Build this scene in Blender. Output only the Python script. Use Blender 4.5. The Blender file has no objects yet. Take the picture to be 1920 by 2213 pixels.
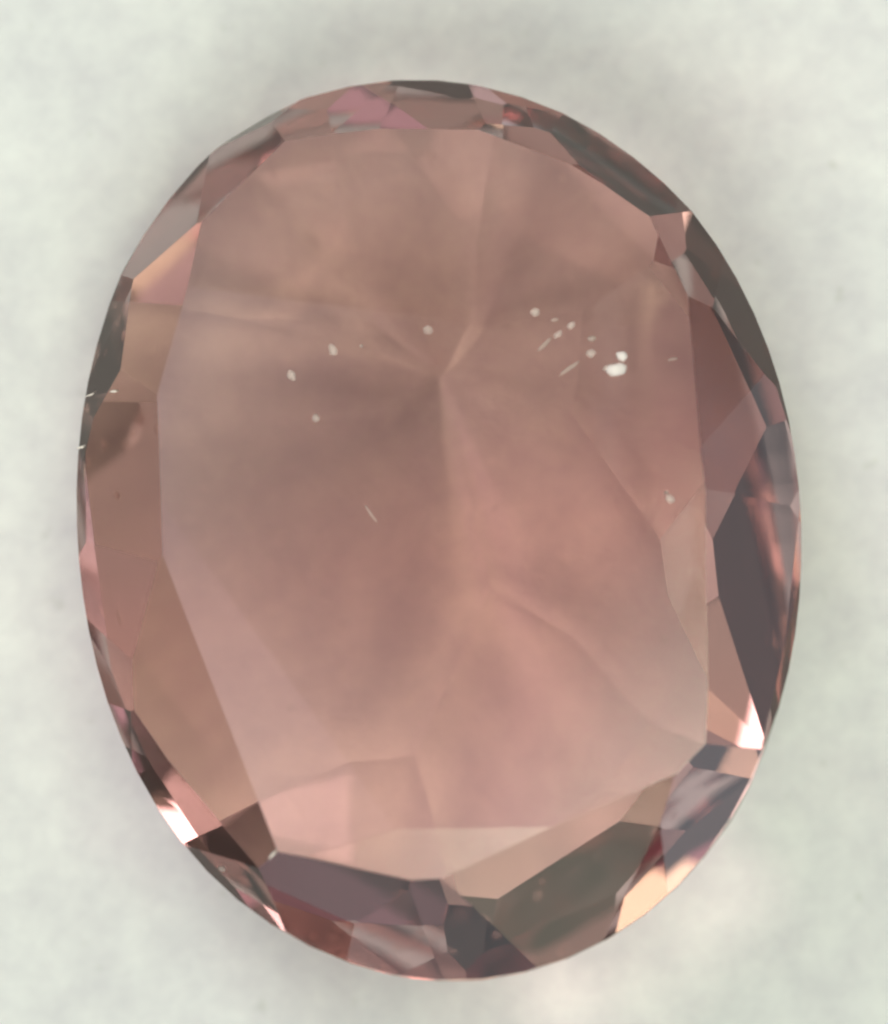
import bpy, bmesh, math, random
import numpy as np
from mathutils import Vector, Matrix, noise

# ---------------------------------------------------------------- camera, light, exposure
U = 0.005165                     # metres per stone unit (the stone is 10 mm long)
CAM_D = 20.0                     # camera distance from the girdle, in stone units
# azimuth, elevation, half angle (radians), radiance r g b
LAMPS = [
    (2.3591, 1.0794, 0.23029, 0.94163, 0.75557, 0.94639),
    (-1.5708, 0.57699, 0.32, 0.90704, 1.0646, 1.1278),
    (1.4912, 0.48096, 0.15403, 1.4612, 1.5855, 1.1196),
    (2.0682, 0.57015, 0.16609, 8.4059, 8.4059, 8.4059),
    (2.2823, 1.3652, 0.13362, 0.67352, 0.43377, 0.57916),
    (0.2017, 0.32656, 0.18223, 0.86776, 0.91714, 1.0316),
    (1.6667, 0.60366, 0.23432, 0.80056, 0.8267, 0.66133),
    (-1.8777, 0.86109, 0.32, 3.3941, 3.5092, 3.0052),
    (-1.2646, 0.73044, 0.11626, 2.1722, 2.0338, 1.6969),
    (0.76105, 1.3474, 0.2643, 3.6546, 4.2563, 3.1141),
    (0.27138, 0.50864, 0.13004, 2.6366, 2.6834, 2.6486),
    (-0.70903, 0.23288, 0.063588, 1.9146, 1.9578, 2.1286),
]
ROOM_LIGHT = (0.109, 0.11808, 0.109)
PAPER_ALBEDO = (0.78771, 0.7585, 0.79621)
PAPER_GAIN = 1.11
scene = bpy.context.scene
col = scene.collection
# outward plane normals and offsets of the cut stone, in stone units, girdle centre near the origin
TABLE_PLANE = [
    (-0.0525588, 0.150338, 0.987237, 0.165101),
]
CROWN_PLANES = [
    (-0.497482, -0.0491683, 0.866079, 0.433297),
    (-0.16498, -0.455113, 0.875016, 0.611836),
    (0.153153, -0.333591, 0.930194, 0.521173),
    (0.479541, -0.390163, 0.786011, 0.673725),
    (0.607542, 0.155389, 0.778939, 0.502877),
    (0.557729, 0.219658, 0.800431, 0.476532),
    (0.415094, 0.724853, 0.549804, 0.680205),
    (0.201456, 0.705527, 0.679446, 0.607812),
    (-0.138332, 0.827239, 0.544554, 0.71521),
    (-0.522192, 0.624084, 0.581235, 0.684856),
    (-0.831014, 0.148799, 0.53598, 0.648089),
    (-0.671305, 0.0238573, 0.740798, 0.514347),
    (0.580831, 0.179069, 0.794084, 0.484206),
    (0.58738, 0.433891, 0.683172, 0.579607),
    (-0.478884, 0.848537, 0.225068, 0.881809),
    (0.246881, 0.601011, 0.760155, 0.544905),
    (-0.0899309, 0.81215, 0.576476, 0.691337),
    (-0.00305313, 0.802544, 0.596585, 0.671449),
    (-0.568899, 0.265862, 0.778249, 0.492836),
    (-0.795319, 0.239585, 0.556837, 0.639009),
    (-0.659747, 0.0885562, 0.746252, 0.501176),
    (-0.00976034, -0.475605, 0.879605, 0.618158),
    (-0.0459599, 0.198989, 0.978923, 0.184464),
    (-0.616928, -0.535138, 0.577085, 0.783624),
    (-0.123446, -0.50466, 0.854447, 0.643336),
    (0.560025, 0.0983189, 0.822621, 0.487381),
    (0.804396, 0.000760651, 0.594093, 0.659351),
    (0.183251, 0.814823, 0.549984, 0.698611),
    (-0.0522317, 0.103989, 0.993206, 0.197962),
    (0.239035, 0.811576, 0.53311, 0.707231),
    (0.78773, 0.255954, 0.560329, 0.645347),
    (0.577616, 0.194958, 0.792686, 0.482705),
    (-0.682388, 0.552539, 0.47859, 0.722617),
    (0.373311, 0.750136, 0.545834, 0.687286),
    (-0.063924, 0.142215, 0.98777, 0.171894),
    (-0.724656, 0.0798261, 0.684471, 0.552261),
    (-0.652256, -0.249589, 0.715728, 0.612203),
    (-0.664684, -0.219606, 0.714121, 0.603384),
    (-0.822279, 0.266053, 0.503065, 0.671514),
    (-0.703781, -0.0491548, 0.708714, 0.556244),
    (0.398737, -0.41772, 0.816406, 0.66226),
    (-0.714249, -0.20696, 0.668592, 0.62742),
    (0.577787, 0.127692, 0.806137, 0.482038),
    (-0.18199, -0.490761, 0.852076, 0.64181),
    (0.683152, 0.365834, 0.632036, 0.601346),
    (-0.0174639, 0.213855, 0.976709, 0.190398),
]
PAVILION_PLANES = [
    (0.89576, -0.218673, -0.387035, 0.710538),
    (0.728884, 0.0846534, -0.679383, 0.60585),
    (0.63598, 0.288082, -0.715917, 0.632484),
    (0.432779, 0.490106, -0.756637, 0.681053),
    (0.28553, 0.582909, -0.760717, 0.681014),
    (0.0731329, 0.534408, -0.842057, 0.631931),
    (-0.57487, 0.261458, -0.775348, 0.680029),
    (-0.66342, 0.00141486, -0.748246, 0.62391),
    (-0.493324, -0.389696, -0.777669, 0.516442),
    (0.250099, -0.544956, -0.800296, 0.48757),
    (-0.572854, -0.483306, -0.662007, 0.669299),
    (-0.222863, -0.27622, -0.934898, 0.337389),
    (-0.0783229, -0.648259, -0.757381, 0.570699),
    (0.387271, -0.722096, -0.573235, 0.757329),
    (0.279506, -0.616358, -0.736193, 0.558197),
    (0.731843, -0.257119, -0.631107, 0.624056),
    (0.540592, 0.0273034, -0.840842, 0.428194),
    (0.348136, 0.32945, -0.877647, 0.503131),
    (-0.201674, 0.327989, -0.922904, 0.520528),
    (-0.240921, 0.310347, -0.919588, 0.510417),
    (-0.425056, -0.257792, -0.867681, 0.415179),
    (-0.168663, -0.568223, -0.805404, 0.495736),
    (0.276231, -0.488133, -0.827902, 0.463871),
    (0.629424, -0.070997, -0.773812, 0.464842),
    (0.410893, -0.113142, -0.904636, 0.394766),
    (0.42044, 0.0406114, -0.906411, 0.416688),
    (0.27793, 0.281194, -0.918523, 0.499439),
    (0.59855, 0.0747187, -0.797594, 0.471335),
    (-0.261186, 0.158142, -0.952246, 0.468211),
    (-0.319287, -0.115856, -0.940549, 0.381154),
    (0.0132533, 0.397137, -0.917664, 0.529183),
    (0.372291, -0.595076, -0.712239, 0.575691),
    (-0.491573, -0.382706, -0.782236, 0.511176),
    (0.164129, -0.435535, -0.885083, 0.395482),
    (0.132814, -0.549234, -0.825047, 0.48044),
    (0.395757, -0.235378, -0.887679, 0.404072),
    (0.614497, 0.228997, -0.754953, 0.548227),
    (0.357728, -0.13626, -0.923831, 0.371592),
    (-0.0666017, 0.349166, -0.934691, 0.502581),
    (0.641779, -0.0740436, -0.763307, 0.474387),
    (-0.317022, -0.254912, -0.913519, 0.341847),
    (-0.491468, -0.323166, -0.808717, 0.480824),
    (-0.206842, -0.592063, -0.778895, 0.52517),
    (-0.749427, 0.316961, -0.581288, 0.76015),
    (-0.178129, -0.507276, -0.843174, 0.445555),
    (-0.200302, 0.399147, -0.894741, 0.566735),
    (-0.361887, -0.586422, -0.72467, 0.586202),
    (0.642042, -0.0637602, -0.764013, 0.475023),
    (0.601152, 0.0968918, -0.793239, 0.480786),
    (0.861545, -0.292954, -0.41463, 0.709228),
]
# girdle outline, in stone units, and the axis of the stone
GIRDLE_OUTLINE = [
    (0.77059, -0.032, 0.04098),
    (0.76647, 0.044968, 0.029036),
    (0.75788, 0.12174, 0.016889),
    (0.74457, 0.19841, 0.0045089),
    (0.72616, 0.275, -0.0081229),
    (0.70213, 0.35131, -0.021007),
    (0.67193, 0.42699, -0.034115),
    (0.63499, 0.50143, -0.047387),
    (0.59083, 0.57383, -0.060724),
    (0.5391, 0.64317, -0.073989),
    (0.47964, 0.70828, -0.087013),
    (0.41254, 0.76787, -0.099596),
    (0.33817, 0.82063, -0.11152),
    (0.25717, 0.86523, -0.12254),
    (0.17046, 0.90037, -0.13242),
    (0.079241, 0.92485, -0.1409),
    (-0.015, 0.93759, -0.14776),
    (-0.11051, 0.93771, -0.15276),
    (-0.20529, 0.92466, -0.15572),
    (-0.29721, 0.89832, -0.1565),
    (-0.38412, 0.85914, -0.15506),
    (-0.4641, 0.80821, -0.15147),
    (-0.53562, 0.74716, -0.1459),
    (-0.59772, 0.67805, -0.13861),
    (-0.65006, 0.60306, -0.12991),
    (-0.69287, 0.52431, -0.12014),
    (-0.72677, 0.44359, -0.10961),
    (-0.75269, 0.3623, -0.098572),
    (-0.77161, 0.2814, -0.087229),
    (-0.78448, 0.20142, -0.075712),
    (-0.79212, 0.12258, -0.064096),
    (-0.79515, 0.044838, -0.052407),
    (-0.794, -0.032, -0.040637),
    (-0.78886, -0.10822, -0.028753),
    (-0.77971, -0.18411, -0.01671),
    (-0.76634, -0.25992, -0.00446),
    (-0.74834, -0.33576, 0.0080372),
    (-0.7252, -0.41161, 0.020804),
    (-0.69627, -0.48721, 0.033834),
    (-0.66087, -0.56205, 0.047086),
    (-0.61834, -0.63534, 0.060474),
    (-0.56816, -0.70603, 0.073864),
    (-0.50998, -0.77279, 0.087073),
    (-0.44373, -0.8341, 0.099873),
    (-0.36972, -0.88836, 0.112),
    (-0.2886, -0.93393, 0.12318),
    (-0.20143, -0.96926, 0.13311),
    (-0.10965, -0.99302, 0.14152),
    (-0.015, -1.0042, 0.14815),
    (0.080537, -1.002, 0.15281),
    (0.17483, -0.98636, 0.15534),
    (0.26576, -0.95756, 0.1557),
    (0.35135, -0.91645, 0.1539),
    (0.42994, -0.86442, 0.15007),
    (0.5003, -0.8032, 0.14441),
    (0.56173, -0.73475, 0.13718),
    (0.61404, -0.66104, 0.12868),
    (0.65748, -0.58389, 0.11919),
    (0.69261, -0.50481, 0.10897),
    (0.7202, -0.42497, 0.09824),
    (0.74105, -0.34517, 0.087166),
    (0.75595, -0.26586, 0.075857),
    (0.76554, -0.18726, 0.064378),
    (0.77031, -0.10935, 0.052754),
]
AXIS = (-0.0515014, 0.150458, 0.987274)
PAPER_Z = -0.44108
CROWN_TINT = (0.92352, 0.93138, 0.91652)
PAVILION_TINT_A = (0.85211, 0.64769, 0.60347)
PAVILION_TINT_B = (0.9551, 0.67576, 0.62671)
ABSORPTION = (0.25857, 0.30763, 0.25617)
TINT_SLOPE = (0.81315, -3.7067, 0.12174)
LIFT = -PAPER_Z * U              # height of the girdle centre above the paper

cam_data = bpy.data.cameras.new('camera')
cam = bpy.data.objects.new('camera', cam_data)
col.objects.link(cam)
cam.location = (0, 0, LIFT + CAM_D * U)
cam_data.sensor_fit = 'VERTICAL'
cam_data.sensor_height = 24.0
cam_data.lens = 12.0 * CAM_D / 1.1065
cam_data.clip_start = 0.001
cam_data.clip_end = 10
cam_data.dof.use_dof = True
cam_data.dof.focus_distance = CAM_D * U
cam_data.dof.aperture_fstop = 55
scene.camera = cam

world = bpy.data.worlds.new('World')
scene.world = world
world.use_nodes = True
world.node_tree.nodes['Background'].inputs['Color'].default_value = (*[c / max(ROOM_LIGHT) for c in ROOM_LIGHT], 1)
world.node_tree.nodes['Background'].inputs['Strength'].default_value = max(ROOM_LIGHT)

LAMP_DISTANCE = 0.6
for az, el, half, r, g, b in LAMPS:
    ld = bpy.data.lights.new('fitted_lamp', 'AREA')  # added unseen lamps, placed to fit the stone's tones and highlights
    lo = bpy.data.objects.new('fitted_lamp', ld)
    col.objects.link(lo)
    dv = Vector((math.cos(el) * math.cos(az), math.cos(el) * math.sin(az), math.sin(el)))
    lo.location = dv * LAMP_DISTANCE + Vector((0, 0, LIFT))
    lo.rotation_euler = dv.to_track_quat('Z', 'Y').to_euler()
    rad = LAMP_DISTANCE * math.tan(half)
    ld.shape = 'DISK'
    ld.size = 2 * rad
    m = max(r, g, b)
    ld.color = (r / m, g / m, b / m)
    ld.energy = m * math.pi * math.pi * rad * rad

scene.view_settings.view_transform = 'Standard'
scene.view_settings.look = 'None'
scene.view_settings.exposure = 0
scene.view_settings.gamma = 1
scene.view_settings.use_curve_mapping = False
scene.cycles.max_bounces = 48
scene.cycles.transparent_max_bounces = 96
scene.cycles.transmission_bounces = 32
scene.cycles.glossy_bounces = 16
scene.cycles.diffuse_bounces = 4
scene.cycles.sample_clamp_indirect = 12
scene.cycles.blur_glossy = 0
scene.cycles.use_denoising = True
scene.cycles.pixel_filter_type = 'BLACKMAN_HARRIS'
scene.cycles.filter_width = 2.6

# ---------------------------------------------------------------- materials
def material(name):
    m = bpy.data.materials.new(name)
    m.use_nodes = True
    m.node_tree.nodes.clear()
    return m, m.node_tree.nodes, m.node_tree.links

def glass(name, tint, rough=0.0):
    m, n, l = material(name)
    out = n.new('ShaderNodeOutputMaterial')
    gl = n.new('ShaderNodeBsdfGlass')
    gl.inputs['IOR'].default_value = 1.63
    gl.inputs['Roughness'].default_value = rough
    gl.inputs['Color'].default_value = (*tint, 1)
    l.new(gl.outputs[0], out.inputs['Surface'])
    return m, n, l, gl

crown_mat, *_ = glass('polished_crown', CROWN_TINT)
pav_mat, n, l, gl = glass('graded_pavilion', PAVILION_TINT_A)
# the pavilion tint drifts from one pink to another across the stone
tc = n.new('ShaderNodeTexCoord')
dot = n.new('ShaderNodeVectorMath'); dot.operation = 'DOT_PRODUCT'
dot.inputs[1].default_value = (TINT_SLOPE[0] / U, TINT_SLOPE[1] / U, 0)
addn = n.new('ShaderNodeMath'); addn.operation = 'ADD'; addn.use_clamp = True
addn.inputs[1].default_value = .5 + TINT_SLOPE[2]
mix = n.new('ShaderNodeMix'); mix.data_type = 'RGBA'
mix.inputs['A'].default_value = (*PAVILION_TINT_A, 1)
mix.inputs['B'].default_value = (*PAVILION_TINT_B, 1)
l.new(tc.outputs['Object'], dot.inputs[0])
l.new(dot.outputs['Value'], addn.inputs[0])
l.new(addn.outputs[0], mix.inputs['Factor'])
l.new(mix.outputs['Result'], gl.inputs['Color'])

pm, n, l = material('mottled_paper')
out = n.new('ShaderNodeOutputMaterial')
bs = n.new('ShaderNodeBsdfPrincipled')
bs.inputs['Roughness'].default_value = .85
bs.inputs['Specular IOR Level'].default_value = .15
tc = n.new('ShaderNodeTexCoord')
def noise_tex(scale, detail, rough, dist=0.):
    t = n.new('ShaderNodeTexNoise')
    t.inputs['Scale'].default_value = scale; t.inputs['Detail'].default_value = detail
    t.inputs['Roughness'].default_value = rough; t.inputs['Distortion'].default_value = dist
    l.new(tc.outputs['Object'], t.inputs['Vector'])
    return t
nz = noise_tex(1900, 8, .72, .15)
cloud = noise_tex(420, 4, .55)
spot = noise_tex(2600, 2, .5)
rp = n.new('ShaderNodeValToRGB')
rp.color_ramp.elements[0].position = .3; rp.color_ramp.elements[1].position = .7
LO, HI = .83 * PAPER_GAIN, 1.14 * PAPER_GAIN
rp.color_ramp.elements[0].color = (PAPER_ALBEDO[0] * LO, PAPER_ALBEDO[1] * LO * 1.008, PAPER_ALBEDO[2] * LO * 1.03, 1)
rp.color_ramp.elements[1].color = (min(PAPER_ALBEDO[0] * HI, .96), min(PAPER_ALBEDO[1] * HI, .96), min(PAPER_ALBEDO[2] * HI * 1.03, .96), 1)
m1 = n.new('ShaderNodeMath'); m1.operation = 'MULTIPLY_ADD'; m1.inputs[1].default_value = .35
m2 = n.new('ShaderNodeMath'); m2.operation = 'MULTIPLY_ADD'; m2.inputs[1].default_value = .65; m2.inputs[2].default_value = 0
l.new(nz.outputs['Fac'], m2.inputs[0]); l.new(cloud.outputs['Fac'], m1.inputs[0]); l.new(m2.outputs[0], m1.inputs[2])
l.new(m1.outputs[0], rp.inputs['Fac'])
# sparse darker fibres and dust in the paper
sr = n.new('ShaderNodeValToRGB')
sr.color_ramp.elements[0].position = .7; sr.color_ramp.elements[0].color = (1, 1, 1, 1)
sr.color_ramp.elements[1].position = .78; sr.color_ramp.elements[1].color = (.86, .87, .84, 1)
l.new(spot.outputs['Fac'], sr.inputs['Fac'])
mx = n.new('ShaderNodeMix'); mx.data_type = 'RGBA'; mx.blend_type = 'MULTIPLY'; mx.inputs['Factor'].default_value = 1
l.new(rp.outputs['Color'], mx.inputs['A']); l.new(sr.outputs['Color'], mx.inputs['B'])
l.new(mx.outputs['Result'], bs.inputs['Base Color'])
bp = n.new('ShaderNodeBump'); bp.inputs['Strength'].default_value = .25; bp.inputs['Distance'].default_value = .0002
l.new(nz.outputs['Fac'], bp.inputs['Height'])
l.new(bp.outputs['Normal'], bs.inputs['Normal'])
l.new(bs.outputs[0], out.inputs['Surface'])

def pale(name, color, clear):
    m, n, l = material(name)
    out = n.new('ShaderNodeOutputMaterial')
    bs = n.new('ShaderNodeBsdfPrincipled')
    bs.inputs['Base Color'].default_value = (*color, 1)
    bs.inputs['Roughness'].default_value = .5
    tr = n.new('ShaderNodeBsdfTransparent')
    mx = n.new('ShaderNodeMixShader')
    mx.inputs[0].default_value = clear
    l.new(bs.outputs[0], mx.inputs[1]); l.new(tr.outputs[0], mx.inputs[2])
    l.new(mx.outputs[0], out.inputs['Surface'])
    return m
fleck_mat = pale('pale_fleck', (.95, .84, .8), .0)
bright_mat = pale('white_fleck', (.98, .86, .85), .0)  # whitest colour, for the brightest flecks
soft_mat = pale('soft_fleck', (.95, .8, .76), .55)

body_mat, n, l = material('absorbing_crystal')
out = n.new('ShaderNodeOutputMaterial')
va = n.new('ShaderNodeVolumeAbsorption')
smax = max(max(ABSORPTION), 1e-3)
va.inputs['Density'].default_value = smax / U
va.inputs['Color'].default_value = (*[1 - c / smax for c in ABSORPTION], 1)
l.new(va.outputs[0], out.inputs['Volume'])

# ---------------------------------------------------------------- the surface below
def link(name, me, mat, parent=None):
    o = bpy.data.objects.new(name, me)
    if mat: me.materials.append(mat)
    col.objects.link(o)
    o.parent = parent
    return o

bm = bmesh.new()
S = 0.1
bmesh.ops.create_cube(bm, size=1, matrix=Matrix.Translation((0, 0, -.0002)) @ Matrix.Diagonal((2 * S, 2 * S, .0004, 1)))
me = bpy.data.meshes.new('paper')
bm.to_mesh(me); bm.free()
paper = link('paper', me, pm)
paper['kind'] = 'structure'

# ---------------------------------------------------------------- the stone
ax = np.array(AXIS)
planes = []
ring = np.array(GIRDLE_OUTLINE)
for i in range(len(ring)):
    p0, p1 = ring[i], ring[(i + 1) % len(ring)]
    nv = np.cross(p1 - p0, ax); nv /= np.linalg.norm(nv)
    planes.append((nv, float(nv @ p0), 'girdle'))
for kind, rows in (('table', TABLE_PLANE), ('crown', CROWN_PLANES), ('pavilion', PAVILION_PLANES)):
    for r in rows:
        nv = np.array(r[:3]); k = np.linalg.norm(nv)
        planes.append((nv / k, r[3] / k, kind))

def facet_polygon(i):
    nv, d, _ = planes[i]
    ref = np.array((0, 0, 1.)) if abs(nv[2]) < .9 else np.array((1., 0, 0))
    u = np.cross(ref, nv); u /= np.linalg.norm(u); v = np.cross(nv, u)
    poly = [nv * d + u * a + v * b for a, b in ((-4, -4), (4, -4), (4, 4), (-4, 4))]
    for j, (n2, d2, _) in enumerate(planes):
        if j == i: continue
        new = []
        for q in range(len(poly)):
            a, b = poly[q], poly[(q + 1) % len(poly)]
            sa, sb = n2 @ a - d2, n2 @ b - d2
            if sa <= 0: new.append(a)
            if sa * sb < 0: new.append(a + (b - a) * (sa / (sa - sb)))
        poly = new
        if len(poly) < 3: return []
    return poly

verts = []
def vid(p):
    for i, q in enumerate(verts):
        if np.abs(q - p).max() < 4e-4: return i
    verts.append(p)
    return len(verts) - 1

facets = {}
for i in range(len(planes)):
    ids = []
    for p in facet_polygon(i):
        k = vid(p)
        if k not in ids: ids.append(k)
    if len(ids) >= 3: facets.setdefault(planes[i][2], []).append(ids)

def to_world(p): return (p[0] * U, p[1] * U, p[2] * U + LIFT)
stone = bpy.data.objects.new('gemstone', None)
stone.empty_display_size = .001
col.objects.link(stone)
stone['label'] = 'oval faceted pink-brown gemstone lying on the pale mottled paper'
stone['category'] = 'gemstone'

def facet_mesh(name, polys):
    used = sorted({k for f in polys for k in f}); ix = {k: q for q, k in enumerate(used)}
    me = bpy.data.meshes.new(name)
    me.from_pydata([to_world(verts[k]) for k in used], [], [[ix[k] for k in f] for f in polys])
    me.update()
    return me

link('girdle', facet_mesh('girdle', facets['girdle']), crown_mat, stone)
for f in facets.get('table', []): link('table_facet', facet_mesh('table_facet', [f]), crown_mat, stone)
for f in facets['crown']: link('crown_facet', facet_mesh('crown_facet', [f]), crown_mat, stone)
for f in facets['pavilion']: link('pavilion_facet', facet_mesh('pavilion_facet', [f]), pav_mat, stone)
# the coloured crystal itself, a hair inside its polished facets
ctr = sum(verts) / len(verts)
shell = [ctr + (p - ctr) * .998 for p in verts]
me = bpy.data.meshes.new('crystal_body')
me.from_pydata([to_world(p) for p in shell], [], [f for fs in facets.values() for f in fs])
me.update()
link('crystal_body', me, body_mat, stone)
print({k: len(v) for k, v in facets.items()}, len(verts))

# ---------------------------------------------------------------- pale flecks and nicks in the stone
def at_pixel(u, v):
    """point on the stone's upper surface seen at a place of the 1792 px wide photograph, in stone units"""
    qx, qy = (u / .93333 - 960) / 1000, (1106 - v / .93333) / 1000
    z = 0.
    for _ in range(5):
        s = (CAM_D - z) / CAM_D
        x, y = qx * s, qy * s
        z = min((d - nv[0] * x - nv[1] * y) / nv[2] for nv, d, k in planes if k in ('table', 'crown'))
    return x, y, z

rng = random.Random(4)
def speck(name, u, v, w, h, ang, depth, mat):
    """small irregular fleck, w x h in photograph pixels, lying depth below the surface"""
    x, y, z = at_pixel(u, v)
    k = U / 1000 / .93333
    bm = bmesh.new()
    bmesh.ops.create_icosphere(bm, subdivisions=2, radius=1)
    sd = rng.random() * 50
    for vv in bm.verts:
        vv.co *= 1 + .45 * noise.noise(vv.co * 1.6 + Vector((sd, sd, sd)))
        vv.co = Vector((vv.co.x * w * .42 * k, vv.co.y * h * .42 * k, vv.co.z * min(w, h) / 3 * k))
    me = bpy.data.meshes.new(name)
    bm.to_mesh(me); bm.free()
    for p in me.polygons: p.use_smooth = True
    a = math.radians(ang)
    me.transform(Matrix.Translation(to_world((x, y, z - depth))) @ Matrix.Rotation(a, 4, 'Z'))
    link(name, me, mat, stone)

for u, v, w, h, ang, dep in (
        (672, 706, 20, 30, 25, .02), (588, 757, 19, 29, 30, .03), (865, 668, 24, 22, 0, .09), (638, 846, 17, 20, 0, .08), (730, 700, 10, 9, 0, .1),
        (1080, 629, 24, 20, 20, .03), (1126, 674, 24, 14, 40, .02), (1152, 657, 24, 16, 35, .02), (1098, 698, 50, 10, 45, .06), (1120, 648, 20, 9, 10, .08),
        (1195, 685, 22, 14, 0, .05), (1192, 713, 22, 20, 20, .01), (1243, 745, 50, 34, 10, .004), (1254, 718, 26, 24, -20, .006), (1150, 745, 60, 9, 35, .07),
        (1222, 742, 16, 10, 40, .01), (1358, 726, 26, 7, 10, .05), (1352, 1006, 26, 18, -40, .03), (1345, 995, 12, 10, 0, .05), (750, 1040, 50, 6, -55, .1)):
    speck('stone_fleck', u, v, w, h, ang, 0 if dep < .031 else dep * .6, bright_mat if dep < .007 else soft_mat if dep < .031 else fleck_mat)
for u, v, w, h, ang in ((186, 795, 36, 4, 20), (232, 789, 24, 6, 5), (167, 901, 26, 6, 15), (552, 1722, 34, 6, 48)):
    speck('surface_nick', u, v, w, h, ang, -.001, fleck_mat)
speck('stone_fleck', 452, 1749, 24, 18, 20, .02, fleck_mat)
